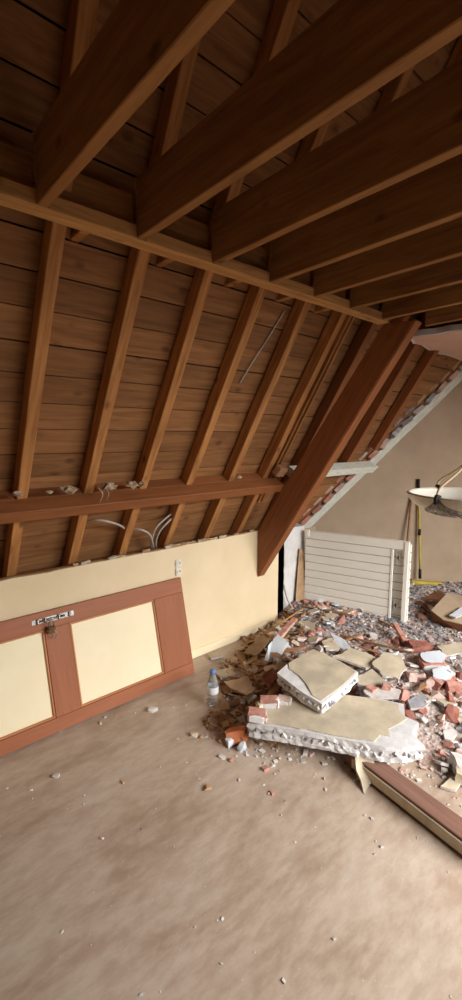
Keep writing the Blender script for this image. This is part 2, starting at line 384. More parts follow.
# wide principal beam: side profile cut plumb at the wall
XP0, XP1 = 2.45, 2.535
prof = [(2.466, .472), (2.466, .872), (1.44, 2.262), (1.24, 2.25)]
ln = []
def principal():
    vs, fs = [], []
    for x in (XP0, XP1):
        vs += [(x, y, z) for y, z in prof]
    n = len(prof); fs = [tuple(range(n)), tuple(range(2 * n - 1, n - 1, -1))] + [(i, (i + 1) % n, n + (i + 1) % n, n + i) for i in range(n)]
    me_a = V((XP0, 2.466, .472)); fr_ = frame(me_a, V((XP0, 1.24, 2.25)), V((-1, 0, 0)))
    inv = fr_.inverted(); o = mesh('principal_beam', [inv @ V(v) for v in vs], fs, 'stained'); o.matrix_world = fr_
    bm = bmesh.new(); bm.from_mesh(o.data); bmesh.ops.bevel(bm, geom=bm.edges[:], offset=.006, segments=2, affect='EDGES'); bm.to_mesh(o.data); bm.free()
    return o
pb = principal(); tag(pb, 'wide brown stained principal beam slanting down to a pointed end on the cream wall', 'beam')
# ceiling plate with blocking, joists and rafter ties
pl = beam('ceiling_plate', (XL, 1.558, 2.338), (2.72, 1.558, 2.338), (0, 0, 1), 0, .078, 0, .05, 'plate', wob=.001)
tag(pl, 'long pale beam under the rafters where the ceiling joists end', 'beam')
JX = [-.47, -.14, .2, .545, .905, 1.265, 1.62, 1.955, 2.285, 2.64, 3.0, 3.36]
JLAB = {-.47: 'ceiling joist third outside the left edge of the photograph', -.14: 'ceiling joist second outside the left edge of the photograph', .2: 'ceiling joist first outside the left edge of the photograph', 3.0: 'ceiling joist above the pink ceiling remnant', 3.36: 'ceiling joist behind the pink ceiling remnant, out of sight',.545: 'ceiling joist at the top left corner, shortest in view', .905: 'ceiling joist above the second rafter, second from the left', 1.265: 'third ceiling joist from the left with nail holes along its edge',
        1.62: 'fourth ceiling joist from the left', 1.955: 'fifth ceiling joist from the left', 2.285: 'sixth ceiling joist from the left, ending at the plate tip', 2.64: 'last open ceiling joist before the pink ceiling remnant'}
for x in JX:
    y1 = 1.556 if x < 2.7 else 1.45
    o = beam('ceiling_joist', (x, YR + .01, 2.342), (x, y1, 2.342), (0, 0, 1), -.034, 0.002, 0, .205, 'joist', wob=.0012)
    tag(o, JLAB.get(x, 'ceiling joist beyond the edge of the photograph'), 'joist', 'ceiling joists')
ok = [x for x in JX if x < 2.7]
for a, b in zip(ok, ok[1:]):
    o = box('blocking', a + .046, b - .004, 1.584, 1.606, 2.389, 2.50, 'joist', bevel=.002); o.parent = pl; o.matrix_parent_inverse = pl.matrix_world.inverted()
for i, x in enumerate((.735, 1.11, 1.50, 1.87, 2.2)):
    o = box('rafter_tie', x - .014, x + .022, 1.64, 1.80, 2.342, 2.43, 'rafter', bevel=.003)
    tag(o, f'{ORD[i]} short wooden tie from the left, between plate and roof boards', 'timber tie', 'short rafter ties')

# ------------------------------------------------------------------ gable edge: pale strip, cased purlin stub, brick edge
gd = (GB - GA).normalized(); gn = V((gd.y, -gd.x)); gn = -gn if gn.dot(-GA) < 0 else gn    # normal into the room
def gp(y, dz=0, off=0):
    t = (y - GA.y) / (GB.y - GA.y); p = GA.lerp(GB, t); return V((p.x + gn.x * off, p.y + gn.y * off, roofz(y, .06) + dz))
st = beam('gable_edge_strip', gp(2.72), gp(1.62), V((gn.x, gn.y, 0)), -.035, .035, .002, .03, 'palewood', wob=.002)
tag(st, 'pale painted wooden strip running up the slope along the gable wall', 'wood strip')
# brick edge of the masonry between strip and rafters
ma = mesh('wall_gable_edge', [gp(2.75, .03, .004), gp(1.62, .03, .004), gp(1.62, .16, .02) + V((-.12, 0, 0)), gp(2.75, .16, .02) + V((-.12, 0, 0))], [(0, 1, 2, 3)], 'greyplaster'); tag(ma, kind='structure')
def hull_rock(sx, sy, sz, n=14, seed=0, boxy=.6):
    r = random.Random(seed); bm = bmesh.new()
    for i in range(n):
        v = V((r.uniform(-1, 1), r.uniform(-1, 1), r.uniform(-1, 1)))
        v = v.normalized() * (1 - boxy) + V([max(-1, min(1, c * 2.2)) for c in v]) * boxy
        bm.verts.new((v.x * sx, v.y * sy, v.z * sz))
    res = bmesh.ops.convex_hull(bm, input=bm.verts)
    bmesh.ops.delete(bm, geom=[g for g in res['geom_interior'] if isinstance(g, bmesh.types.BMVert)], context='VERTS')
    return bm
def me_from(bm, name, mats):
    me = bpy.data.meshes.new(name); bmesh.ops.recalc_face_normals(bm, faces=bm.faces); bm.to_mesh(me); bm.free()
    for m in mats: me.materials.append(M[m])
    return me
bmesh_brick = []
for k in range(5):
    bm = bmesh.new(); bx(bm, -.052, .052, -.022, .022, -.03, .03)
    for v in bm.verts: v.co += V((rnd.uniform(-.006, .006), rnd.uniform(-.005, .005), rnd.uniform(-.005, .005)))
    bmesh.ops.bevel(bm, geom=bm.edges[:], offset=.004, segments=1, affect='EDGES')
    bmesh_brick.append(me_from(bm, 'edge_brick', [['dustybrick'], ['brick'], ['plaster'], ['greyplaster'], ['tan']][k]))
y = 2.70; i = 0
while y > 1.66:
    for row, (dx, dz) in enumerate(((-.045, .05), (-.10, .115))):
        p = gp(y - row * .02, dz, .03) + V((dx, 0, 0))
        q = gp(y - .05, dz, .03) + V((dx, 0, 0))
        me = bmesh_brick[rnd.choice((0, 0, 1, 2) if y > 2.25 else ((2, 3, 3, 0) if row == 0 else (3, 4, 4)))]; rag = .08 if y > 2.25 else .3
        o = link(bpy.data.objects.new('brick', me), ma); mm = frame(p, q, V((gn.x, gn.y, .4)))
        o.matrix_world = mm @ Matrix.Rotation(rnd.uniform(-rag, rag), 4, 'Z') @ Matrix.Rotation(rnd.uniform(-rag, rag), 4, 'Y')
    y -= .066; i += 1
# cased purlin stub beyond the principal
so = beam('purlin_stub', slope(2.54, .635, 0), slope(3.66, .635, 0), NR, 0, .064, -.10, 0, 'palewood', wob=.001)
for v in so.data.vertices:
    if v.co.x > 1 and v.co.z < -.05: v.co.x += .03 if v.co.y < .03 else -.02
tag(so, 'pale painted purlin stub poking out behind the principal beam to the gable strip', 'beam')
o = box('timber_block', 2.35, 2.44, 2.10, 2.18, 1.37, 1.43, 'scrapwood', bevel=.008); o.location = slope(2.40, PS1 + .035, -.055); o.rotation_euler = (-.9, .1, .1)
tag(o, 'grey dusty wood block wedged where the purlin meets the principal beam', 'timber block')

# white plaster return in the bay beside the radiator
bm = bmesh.new(); vs0 = []
N = 22
for i in range(N + 1):
    z = .02 + .80 * i / N
    xl = 2.815 + noise.noise(V((z * 14, 1, 5))) * .014 + noise.noise(V((z * 40, 4, 5))) * .007
    vs0.append([bm.verts.new(c) for c in ((xl, 2.50, z), (xl + .03, 2.535, z), (3.10, 2.60, z), (3.07, 2.49, z))])
for a, b in zip(vs0, vs0[1:]):
    for k in range(4): bm.faces.new((a[k], a[(k + 1) % 4], b[(k + 1) % 4], b[k]))
bm.faces.new(vs0[0]); bm.faces.new(vs0[-1][::-1])
o = from_bm('plaster_return', bm, 'white'); tag(o, 'broken edged white plaster return standing between cream wall and radiator', 'plaster panel')
o = mesh('hardboard_sheet', [(2.93, 2.46, .1), (3.10, 2.40, .1), (3.02, 2.47, .62), (2.985, 2.475, .62), (2.935, 2.466, .1), (3.105, 2.406, .1), (3.025, 2.476, .62), (2.99, 2.481, .62)],
         [(0, 1, 2, 3), (7, 6, 5, 4), (0, 1, 5, 4), (1, 2, 6, 5), (2, 3, 7, 6), (3, 0, 4, 7)], 'tan'); tag(o, 'narrow brown board offcut leaning on the white plaster return', 'board')

# ------------------------------------------------------------------ door lying on its long side against the wall
DB, DT = V((0, 2.300, .004)), V((0, 2.448, .640))
dv = (DT - DB).normalized(); dn = V((1, 0, 0)).cross(dv)            # towards the room
if dn.y > 0: dn = -dn
dr = empty('panel_door', (0, 0, 0)); dr.matrix_world = Matrix(((1, dv.x, dn.x, DB.x), (0, dv.y, dn.y, DB.y), (0, dv.z, dn.z, DB.z), (0, 0, 0, 1)))
tag(dr, 'brown framed door with two cream panels lying on its side against the wall', 'door')
X0, X1, DW = -.35, 1.672, .658
def dpart(name, x0, x1, v0, v1, n0, n1, mat, bev=.002, parent=dr):
    bm = bmesh.new(); c = V(((x0 + x1) / 2, (v0 + v1) / 2, 0))
    longv = (v1 - v0) > (x1 - x0)
    if longv: bx(bm, v0 - c.y, v1 - c.y, -(x1 - c.x), c.x - x0, n0, n1)
    else: bx(bm, x0 - c.x, x1 - c.x, v0 - c.y, v1 - c.y, n0, n1)
    if bev: bmesh.ops.bevel(bm, geom=bm.edges[:], offset=bev, segments=1, affect='EDGES')
    o = from_bm(name, bm, mat, parent); o.location = c
    if longv: o.rotation_euler = (0, 0, math.pi / 2)
    return o
T0, T1 = -.012, .022
PA = [(-.10, .746), (.884, 1.445)]; PV = (.075, .560)
dpart('stile', X0, X1, 0, PV[0], T0, T1, 'doorbrown'); dpart('stile', X0, X1, PV[1], DW, T0, T1, 'doorbrown')
for a, b in ((X0, PA[0][0]), (PA[0][1], PA[1][0]), (PA[1][1], X1)): dpart('rail', a, b, PV[0] + .0005, PV[1] - .0005, T0, T1 - .0005, 'doorbrown')
for a, b in PA:
    pn = dpart('panel', a, b, PV[0], PV[1], T0 + .004, .008, 'doorcream', 0)
    k = .013
    for q in ((a, b, PV[0], PV[0] + k), (a, b, PV[1] - k, PV[1]), (a, a + k, PV[0] + k, PV[1] - k), (b - k, b, PV[0] + k, PV[1] - k)):
        dpart('moulding', *q, .006, .0185, 'doormould', .004)
# bolt and padlock on the upper edge
lt = empty('door_bolt', (.80, .611, T1)); lt.parent = dr
bm = bmesh.new(); bx(bm, -.055, .115, -.014, .014, 0, .003); from_bm('bolt_plate', bm, 'metal', lt)
bm = bmesh.new(); bx(bm, -.115, -.06, -.012, .012, 0, .003); from_bm('keeper_plate', bm, 'metal', lt)
tube('bolt_bar', [(-.09, 0, .009), (.06, 0, .009)], .006, 'metal', lt, sub=1)
for x in (-.085, -.045, .03, .09):
    bm = bmesh.new(); bx(bm, x - .006, x + .006, -.0135, .0135, .003, .017); bmesh.ops.bevel(bm, geom=bm.edges[:], offset=.003, segments=1, affect='EDGES'); from_bm('bolt_staple', bm, 'metal', lt)
tube('bolt_knob', [(.045, 0, .01), (.045, .004, .03)], .005, 'metal', lt, sub=2)
pk = empty('padlock', (.7735, 2.385, .565)); tag(pk, 'small padlock hanging open from the bolt on the door', 'padlock')
tube('shackle', [(-.012, -.012, .012), (-.013, -.012, .036), (0, -.012, .046), (.013, -.012, .036), (.013, -.012, .016)], .0035, 'metal', pk)
bm = bmesh.new(); bx(bm, -.02, .02, -.02, -.004, -.028, .014); bmesh.ops.bevel(bm, geom=bm.edges[:], offset=.005, segments=2, affect='EDGES'); from_bm('lock_body', bm, 'brass', pk)
tube('lock_ring', [(.012, -.02, -.012), (.022, -.024, -.03), (.014, -.026, -.052), (.0, -.024, -.048), (.0, -.022, -.02)], .0022, 'metal', pk)

# wall outlets
ot = empty('wall_outlet', (1.678, YW - .0005, .712)); tag(ot, 'white double socket outlet on the cream wall above the door corner', 'outlet')
for dz in (.029, -.029):
    bm = bmesh.new(); bx(bm, -.024, .024, -.011, 0, dz - .026, dz + .026); bmesh.ops.bevel(bm, geom=bm.edges[:], offset=.004, segments=2, affect='EDGES')
    p = from_bm('socket_plate', bm, 'plastic', ot)
    o = lathe('socket_well', [(0, .0), (.0135, .0), (.0135, .004), (.016, .004), (.016, 0)], 'plastic', p, 16); o.rotation_euler = (math.pi / 2, 0, 0); o.location = (0, -.0112, dz)
    for s in (-1, 1): tube('socket_hole', [(s * .006, -.0115, dz), (s * .006, -.0125, dz)], .0022, 'black', p, sub=1, seg=6)

# cables poking out between the lower rafters
def rp(px, py, off=0.0):
    d = ray(px, py); t = ((R0 - CAMP).dot(NR) - off) / d.dot(NR); return CAMP + d * t
def cable(pts, r, label):
    o = tube('electric_cable', pts, r, 'cable'); tag(o, label, 'cable', 'loose grey cables'); return o
cable([rp(88, 521, -.06), rp(98, 520, -.01), rp(110, 522, .02), rp(121, 526, .0), rp(127, 531, -.06)], .0065, 'grey cable arching out in front of the second rafter bay')
cable([rp(133, 529, -.02), rp(142, 530, .02), rp(150, 535, .02), rp(153, 545, 0), rp(154, 552, -.03)], .0065, 'thick grey cable bending down behind the cream wall top')
cable([rp(174, 512, -.07), rp(166, 518, -.01), rp(156, 528, .02), rp(152, 540, .01), rp(152, 552, -.03)], .0062, 'grey cable curving up to the purlin, left of its twin')
cable([rp(176, 514, -.07), rp(169, 521, -.01), rp(160, 531, .02), rp(156, 542, .01), rp(157, 552, -.03)], .0062, 'grey cable curving up to the purlin, right of its twin')
cable([rp(240, 383, -.074), rp(252, 363, -.074), rp(268, 338, -.074), rp(285, 310, -.074)], .004, 'thin grey wire running up the roof boards between rafters')
cable([ony(284, 585, 2.47), ony(287, 598, 2.455), ony(292, 607, 2.43), ony(297, 612, 2.41)], .007, 'grey cable lying in the corner below the plaster return')

# insulation scraps on the purlin
for i, (px, py, s) in enumerate(((17, 489, .022), (67, 487, .03), (48, 489, .016), (106, 486, .035), (113, 491, .02), (131, 484, .03), (140, 483, .024), (238, 470, .016))):
    p = ony(px, py, 2.21); bm = bmesh.new(); bmesh.ops.create_icosphere(bm, subdivisions=2, radius=s)
    for v in bm.verts: v.co *= 1 + .9 * noise.noise(v.co * 60 + V((i * 7, 0, 0))); 
    for v in bm.verts: v.co.z *= .6
    o = from_bm('insulation_scrap', bm, 'wool'); o.location = slope(p.x, PS1 + s * .42, -.055)
    tag(o, ['tuft of insulation on the purlin nearest the left edge', 'flat pale tuft of insulation on the purlin left of the second rafter', 'tiny tuft of insulation between the two left tufts on the purlin', 'large tuft of insulation under the frayed twine', 'small tuft right of the frayed twine', 'pale tuft of insulation left of the third rafter foot', 'pale tuft of insulation touching the third rafter foot', 'tiny tuft of insulation far right on the purlin'][i], 'insulation', 'insulation scraps on the purlin')
o = tube('frayed_twine', [slope(.995, PS1 + .008, -.06), slope(1.0, PS1 + .008, -PD - .005), slope(.995, PS0 + .02, -PD - .009)], .004, 'wool', radii=(.007, .003)); tag(o, 'frayed pale twine hanging over the front of the purlin', 'twine')
o = tube('frayed_twine', [slope(1.03, PS1 + .006, -.06), slope(1.035, PS1 + .006, -PD - .004), slope(1.03, PS0 + .03, -PD - .007)], .003, 'wool', radii=(.005, .002)); tag(o, 'short pale thread beside the frayed twine on the purlin', 'twine')

# ------------------------------------------------------------------ hanging ceiling remnant
pts = [(409, 337), (413, 344), (421, 345), (428, 350), (437, 354), (445, 355), (452, 357), (462, 361), (478, 364), (462, 330), (450, 331), (436, 334), (424, 335)]
ZC = 2.30
bot = [onz(x, y, ZC) for x, y in pts]
bot[9:9] = [V((4.68, 1.45, ZC)), V((4.68, -.9, ZC)), V((2.95, -.9, ZC)), V((2.9, .4, ZC))]
cr = empty('ceiling_remnant', (bot[0].x, bot[0].y, ZC)); tag(cr, 'torn remnant of pink painted plaster ceiling hanging under the last joists', 'plasterboard')
c0 = V((bot[0].x, bot[0].y, ZC)); n = len(bot); cen = sum(bot, V()) / n
def prism(name, poly, z0, z1, mat, parent, jit=0):
    vs = [V((p.x, p.y, 0)) for p in poly]; k = len(vs)
    VV = [V((p.x, p.y, z0)) for p in vs] + [V((p.x + rnd.uniform(-jit, jit), p.y + rnd.uniform(-jit, jit), z1)) for p in vs]
    return mesh(name, VV, [tuple(range(k)), tuple(range(2 * k - 1, k - 1, -1))] + [(i, (i + 1) % k, k + (i + 1) % k, k + i) for i in range(k)], mat, parent)
prism('plaster_core', [p - c0 for p in bot], .0, .04, 'white', cr, .008)
prism('painted_skin', [p + (cen - p).normalized() * rnd.uniform(.02, .045) - c0 for p in bot], -.003, -.0002, 'pink', cr)

# ------------------------------------------------------------------ radiator (flat slats, on edge beside the bay)
RA = V((3.03, 2.44, .085)); rdir = V((.30, -.954, 0)).normalized(); rnm = V((rdir.y, -rdir.x, 0))     # towards the camera
if rnm.x > 0: rnm = -rnm
ra = empty('radiator', (0, 0, 0)); ra.matrix_world = Matrix(((rdir.x, rnm.x, 0, RA.x), (rdir.y, rnm.y, 0, RA.y), (0, 0, 1, RA.z), (0, 0, 0, 1)))
tag(ra, 'cream white flat slatted radiator standing on the rubble beside the bay', 'radiator')
RH, LF, LR = .70, .752, .865
hs = .0705
def rpart(name, x0, x1, y0, y1, z0, z1, mat='radiator', bev=.002, parent=ra):
    bm = bmesh.new(); bx(bm, x0, x1, y0, y1, z0, z1)
    if bev: bmesh.ops.bevel(bm, geom=bm.edges[:], offset=bev, segments=1, affect='EDGES')
    return from_bm(name, bm, mat, parent)
rpart('slat_gap_shade', .004, LR - .01, -.052, -.048, .01, RH - .01, 'dark', 0)  # near-black sheets added to paint the shade between the slats
rpart('slat_gap_shade', .004, LF - .004, -.014, -.010, .01, RH - .01, 'dark', 0)
for i in range(9):
    z0 = i * hs
    rpart('front_slat', 0, LF - .018, -.010, .008, z0, z0 + hs - .005, bev=.003)
    rpart('rear_slat', 0, LR - .03, -.05, -.038, z0, z0 + hs - .005, bev=.003)
rpart('top_rail', 0, LR - .028, -.05, .006, 9 * hs, RH)
rpart('front_edge_strip', LF - .018, LF, -.012, .013, 0, 9 * hs - .003)
es = rpart('end_strip', LR - .032, LR, -.045, .013, .012, RH)
for i in range(9): rpart('end_fin', LR, LR + .014, -.045, -.004, .02 + i * .0745, .02 + i * .0745 + .064)
for z in (.12, .52):
    b_ = rpart('mounting_bracket', LF + .015, LF + .05, -.038, -.026, z, z + .075, 'plastic')
    rpart('bracket_slot', LF + .02, LF + .034, -.0265, -.0245, z + .03, z + .045, 'dark', 0, b_)
    rpart('bracket_tab', LF + .028, LF + .034, -.0265, -.024, z + .018, z + .058, 'dark', 0, b_)
bm = bmesh.new(); bx(bm, -.002, .035, -.01, .012, RH - .05, RH + .012); bmesh.ops.bevel(bm, geom=bm.edges[:], offset=.004, segments=1, affect='EDGES'); from_bm('corner_cap', bm, 'radiator', ra)
tube('valve_pipe', [(LR - .006, -.02, .02), (LR - .002, -.02, -.04), (LR + .004, -.015, -.095)], .007, 'black', ra)

# ------------------------------------------------------------------ pendant bowl lamp
LP = V((1.545, .565, 1.413)); LRAD = .19
lp = empty('pendant_lamp', LP); tag(lp, 'white alabaster glass bowl pendant lamp hanging at the right edge', 'lamp')
bp = []
for i in range(13):
    t = i / 12; bp.append((LRAD * math.sin(t * math.pi / 2) ** .9 if i else 0, -.076 + .076 * (1 - math.cos(t * math.pi / 2)) ** .85))
inn = [(r * .965, z + .006) for r, z in bp[::-1]]
lathe('glass_bowl', bp + [(LRAD + .003, .002)] + inn, 'alabaster', lp, 48)
def bowlz(r):
    best = min(bp, key=lambda q: abs(q[0] - r)); 
    for (r0, z0), (r1, z1) in zip(bp, bp[1:]):
        if r0 <= r <= r1: return z0 + (z1 - z0) * (r - r0) / max(1e-6, r1 - r0)
    return best[1]
STEM = V((-.01, .0, .115))
for k in range(3):
    # the clip that faces the camera, two more around the rim
    ang = math.atan2(-.575, -1.537) + math.radians(-27) + k * 2 * math.pi / 3
    cxy = V((math.cos(ang), math.sin(ang), 0))
    tube('rim_clip', [cxy * (LRAD * .93) + V((0, 0, .006)), cxy * (LRAD + .006) + V((0, 0, .010)), cxy * (LRAD + .008) - V((0, 0, .014))], .006, 'black', lp)
    tube('suspension_cord', [cxy * (LRAD + .002) + V((0, 0, .01)), cxy * LRAD * .93 + V((0, 0, .035)), cxy * LRAD * .45 + V((0, 0, .075)), STEM + cxy * .008 + V((0, 0, 0))], .0035, 'cord', lp)
    # marbled fan on the outside of the bowl under the clip
    for j in range(9):
        a2 = ang + math.radians(-34 + 8.5 * j) * 1.0; pp = []
        for s in range(6):
            t = s / 5; r_ = LRAD * (1 - .45 * t); aa = ang + (a2 - ang) * min(1, t * 1.7)
            pp.append(V((math.cos(aa) * (r_ + .0006), math.sin(aa) * (r_ + .0006), bowlz(r_) - .0016)))
        tube('marbled_vein', pp, .004, 'marbling', lp, sub=3, seg=6, radii=(.0045, .003))
tube('stem', [STEM, STEM + V((0, 0, .4)), V((STEM.x, 0, 2.335 - LP.z))], .0045, 'black', lp, sub=2)
lathe('stem_socket', [(0, -.01), (.011, -.008), (.012, .035), (.006, .06), (0, .06)], 'black', lp, 16, STEM)
lathe('lamp_holder', [(0, -.06), (.02, -.06), (.02, -.02), (.006, 0), (.006, .0)], 'plastic', lp, 16, (0, 0, 0))
lathe('ceiling_rose', [(0, 0), (.04, .0), (.045, -.02), (.03, -.03), (0, -.03)], 'plastic', lp, 20, (STEM.x, 0, 2.338 - LP.z))

# ------------------------------------------------------------------ rubble heap
def sm(t): t = max(0., min(1., t)); return t * t * (3 - 2 * t)
def dline(x, y, ax, ay, nx, ny): return (x - ax) * nx + (y - ay) * ny
def d_left(x, y): return dline(x, y, 1.34, 1.66, .62, -.785) + .06 * noise.noise(V((x * 3, y * 3, 1)))
def d_front(x, y): return dline(x, y, 1.43, 1.55, .80, .60)
def hgt(x, y):
    d1, d2 = d_left(x, y), d_front(x, y)
    h = .125 * sm(d1 / .55) * sm((d2 - .02) / .75) + .03 * sm((d2 - 1.3) / .5) * sm(d1 / .5)
    h += .07 * math.exp(-(((x - 2.0) / .28) ** 2 + ((y - 1.85) / .22) ** 2))       # brown scrap hump on the left
    h += (.012 * noise.noise(V((x * 6, y * 6, 3))) + .008 * noise.noise(V((x * 15, y * 15, 8)))) * sm(d1 / .3) * sm((d2 + .1) / .4)
    return h - .004
def inside(x, y):
    if y > YW - .03 and x < 2.72: return False
    if y > 2.48: return False
    if (V((x, y)) - GA).dot(gn) < .03 or x > XR - .05: return False
    return True
gx0, gy0, gs = 1.25, -.2, .035; nx, ny = int(3.5 / gs), int(2.75 / gs)
vid, vs, fs = {}, [], []
for i in range(nx + 1):
    for j in range(ny + 1):
        x, y = gx0 + i * gs, gy0 + j * gs
        if y > 2.60 or (V((x, y)) - GA).dot(gn) < -.04: continue
        h = hgt(x, y)
        if d_left(x, y) > -.2 and d_front(x, y) > -.35:
            vid[i, j] = len(vs); vs.append((x, y, h))
for (i, j) in list(vid):
    q = [(i, j), (i + 1, j), (i + 1, j + 1), (i, j + 1)]
    if all(k in vid for k in q): fs.append(tuple(vid[k] for k in q))
mo = mesh('rubble_mound', vs, fs, 'dust', smooth=True)
tag(mo, 'dusty mound of crushed plaster and brick covering the floor', 'rubble', kind='stuff')

# tiny chips: one stuff mesh per colour
def chips(name, mat, n, pick, smin, smax, label, seed):
    r = random.Random(seed); vs, fs = [], []
    cube = [(-1, -1, -1), (1, -1, -1), (1, 1, -1), (-1, 1, -1), (-1, -1, 1), (1, -1, 1), (1, 1, 1), (-1, 1, 1)]
    cf = [(0, 1, 2, 3), (4, 7, 6, 5), (0, 4, 5, 1), (1, 5, 6, 2), (2, 6, 7, 3), (3, 7, 4, 0)]
    for _ in range(n):
        p = pick(r)
        if p is None: continue
        s = smin + (smax - smin) * r.random() ** 2.2
        e = Matrix.Rotation(r.uniform(0, 6.3), 3, 'Z') @ Matrix.Rotation(r.uniform(-.6, .6), 3, 'X')
        b0 = len(vs); sc = V((s, s * r.uniform(.5, .9), s * r.uniform(.25, .6)))
        for c in cube:
            k = r.uniform(.55, 1.1); vs.append(p + V((0, 0, sc.z * .5)) + e @ V((c[0] * sc.x * k, c[1] * sc.y * k, c[2] * sc.z * k)))
        fs += [tuple(b0 + i for i in f) for f in cf]
    o = mesh(name, vs, fs, mat); tag(o, label, 'rubble', kind='stuff'); return o
def pick_heap(lo=0.0, hi=9, rlo=-9):
    def f(r):
        for _ in range(60):
            x, y = r.uniform(1.3, 4.7), r.uniform(-.1, 2.5)
            if not inside(x, y): continue
            d1, d2 = d_left(x, y), d_front(x, y)
            if d1 < lo or d2 < rlo or d1 > hi: continue
            if d2 < 0 and r.random() > math.exp(d2 * 9): continue
            return V((x, y, max(0, hgt(x, y))))
        return None
    return f
def pick_far(r):
    for _ in range(60):
        x, y = r.uniform(2.7, 4.7), r.uniform(.7, 2.5)
        if inside(x, y) and x * .8 + y * .6 > 3.2 + .15 * r.random(): return V((x, y, hgt(x, y)))
def pick_floor(r):
    while True:
        x, y = r.uniform(.3, 2.4), r.uniform(.3, 2.35)
        d = max(0, -d_left(x, y)) + max(0, -d_front(x, y)) * .8
        if inside(x, y) and y < 2.25 and r.random() < .1 + .9 * math.exp(-d * 2.6): return V((x, y, max(0, hgt(x, y))))
chips('plaster_crumbs', 'plaster', 3400, pick_heap(-.05, rlo=-.25), .004, .018, 'fine pale plaster crumbs strewn through the rubble', 1)
chips('brick_crumbs', 'dustybrick', 1900, pick_heap(.1, rlo=-.15), .004, .02, 'fine red brick crumbs strewn through the rubble', 2)
chips('grey_gravel', 'greyplaster', 3800, pick_far, .005, .02, 'grey broken mortar gravel in front of the gable wall', 3)
chips('floor_crumbs', 'plaster', 420, pick_floor, .0015, .0075, 'tiny white plaster crumbs scattered over the bare floor', 4)
chips('brown_scraps', 'tan', 700, pick_heap(-.08, .4, .0), .006, .028, 'small brown paper and bark scraps at the left of the heap', 5)

# individual lumps and shards
def shard_me(name, sx, sy, th, seed, mats):
    r = random.Random(seed); k = r.randint(5, 8); A = sorted(r.uniform(0, 6.283) for _ in range(k))
    A = [i * 6.283 / k + r.uniform(-.35, .35) for i in range(k)]
    pl_ = [(math.cos(a) * sx * r.uniform(.65, 1.1), math.sin(a) * sy * r.uniform(.65, 1.1)) for a in A]
    vs = [(x, y, 0) for x, y in pl_] + [(x * r.uniform(.88, 1.02), y * r.uniform(.88, 1.02), th) for x, y in pl_]
    f = [tuple(range(k - 1, -1, -1)), tuple(range(k, 2 * k))] + [(i, (i + 1) % k, k + (i + 1) % k, k + i) for i in range(k)]
    me = bpy.data.meshes.new(name); me.from_pydata(vs, [], f)
    for m in mats: me.materials.append(M[m])
    if len(mats) > 1: me.polygons.foreach_set('material_index', [1, 0] + [1] * k)
    return me
KINDS = {
 'brick_fragment': ([me_from(hull_rock(.045, .032, .024, 16, s, .7), 'brick_fragment', [m]) for s, m in zip(range(9), ['brick', 'brick', 'brickdark', 'dustybrick', 'brick', 'brickdark', 'dustybrick', 'dustybrick', 'brick'])], 'brick fragment in the rubble', 'brick', 'red brick fragments in the heap'),
 'plaster_lump': ([me_from(hull_rock(.034, .028, .022, 14, 50 + s, .35), 'plaster_lump', [m]) for s, m in zip(range(6), ['plaster', 'plaster', 'greyplaster', 'plaster', 'bluewhite', 'greyplaster'])], 'plaster lump in the rubble', 'plaster lump', 'plaster lumps in the heap'),
 'cream_shard': ([shard_me('cream_shard', .07, .05, .012, 80 + s, ['creamskin', 'plaster']) for s in range(6)], 'flat plaster shard in the rubble', 'plaster shard', 'cream plaster shards in the heap'),
 'grey_shard': ([shard_me('grey_shard', .055, .04, .014, 120 + s, [m]) for s, m in zip(range(5), ['greyplaster', 'bluewhite', 'plaster', 'greyplaster', 'plaster'])], 'flat plaster shard in the rubble', 'plaster shard', 'grey plaster shards in the heap'),
 'brown_scrap': ([shard_me('brown_scrap', .075, .038, .006, 160 + s, [m]) for s, m in zip(range(6), ['tan', 'tan', 'scrapwood', 'tan', 'scrapwood', 'tan'])], 'torn scrap in the rubble', 'scrap', 'brown scraps left of the heap'),
 'wood_splinter': ([shard_me('wood_splinter', .13, .014, .012, 200 + s, ['scrapwood']) for s in range(4)], 'wood splinter in the rubble', 'wood splinter', 'wood splinters in the heap'),
}
def drop(kind, p, size=1, tilt=.5, yaw=None, sink=0.0, v=None):
    mes, lab, cat, grp = KINDS[kind]
    me = mes[rnd.randrange(len(mes)) if v is None else v]
    o = link(bpy.data.objects.new(kind, me)); o.location = p + V((0, 0, sink)); o.scale = (size,) * 3
    o.rotation_euler = (rnd.uniform(-tilt, tilt), rnd.uniform(-tilt, tilt), rnd.uniform(0, 6.28) if yaw is None else yaw)
    sz = 'small' if size < .8 else ('large' if size > 1.08 else 'mid-sized')
    return tag(o, f'{sz} {LOOK[me.materials[0].name]} {lab}, {zone_of(p)}', cat, grp)
LOOK = {'red_brick': 'red', 'dark_red_brick': 'dark red', 'dusty_pink_brick': 'dusty pink', 'plaster_rubble': 'off-white', 'grey_mortar_rubble': 'grey', 'blue_white_plaster_board': 'bluish white',
        'cream_plaster_skin': 'cream', 'brown_paper_scrap': 'tan', 'scrap_wood': 'brown'}
def zone_of(p):
    if p.x * .8 + p.y * .6 > 3.75: return 'near the broom'
    if p.x * .8 + p.y * .6 > 3.15 and p.y > 1.55: return 'at the radiator foot'
    if p.x * .8 + p.y * .6 > 3.15: return 'on the gravel right of radiator'
    if d_left(p.x, p.y) < .12: return 'at the left border'
    if d_left(p.x, p.y) < .42: return 'left of the tipped slab'
    if p.y < 1.05: return 'right of the large slab'
    if p.x > 2.45: return 'between radiator and cream sheets'
    return 'around the slabs'
RR = random.Random(21)
SLABZONE = lambda p: 1.40 < p.x < 2.25 and dline(p.x, p.y, 1.43, 1.50, .775, .63) > -.04 and dline(p.x, p.y, 1.43, 1.50, .775, .63) < .40 and p.y < 1.66 and p.y > .82
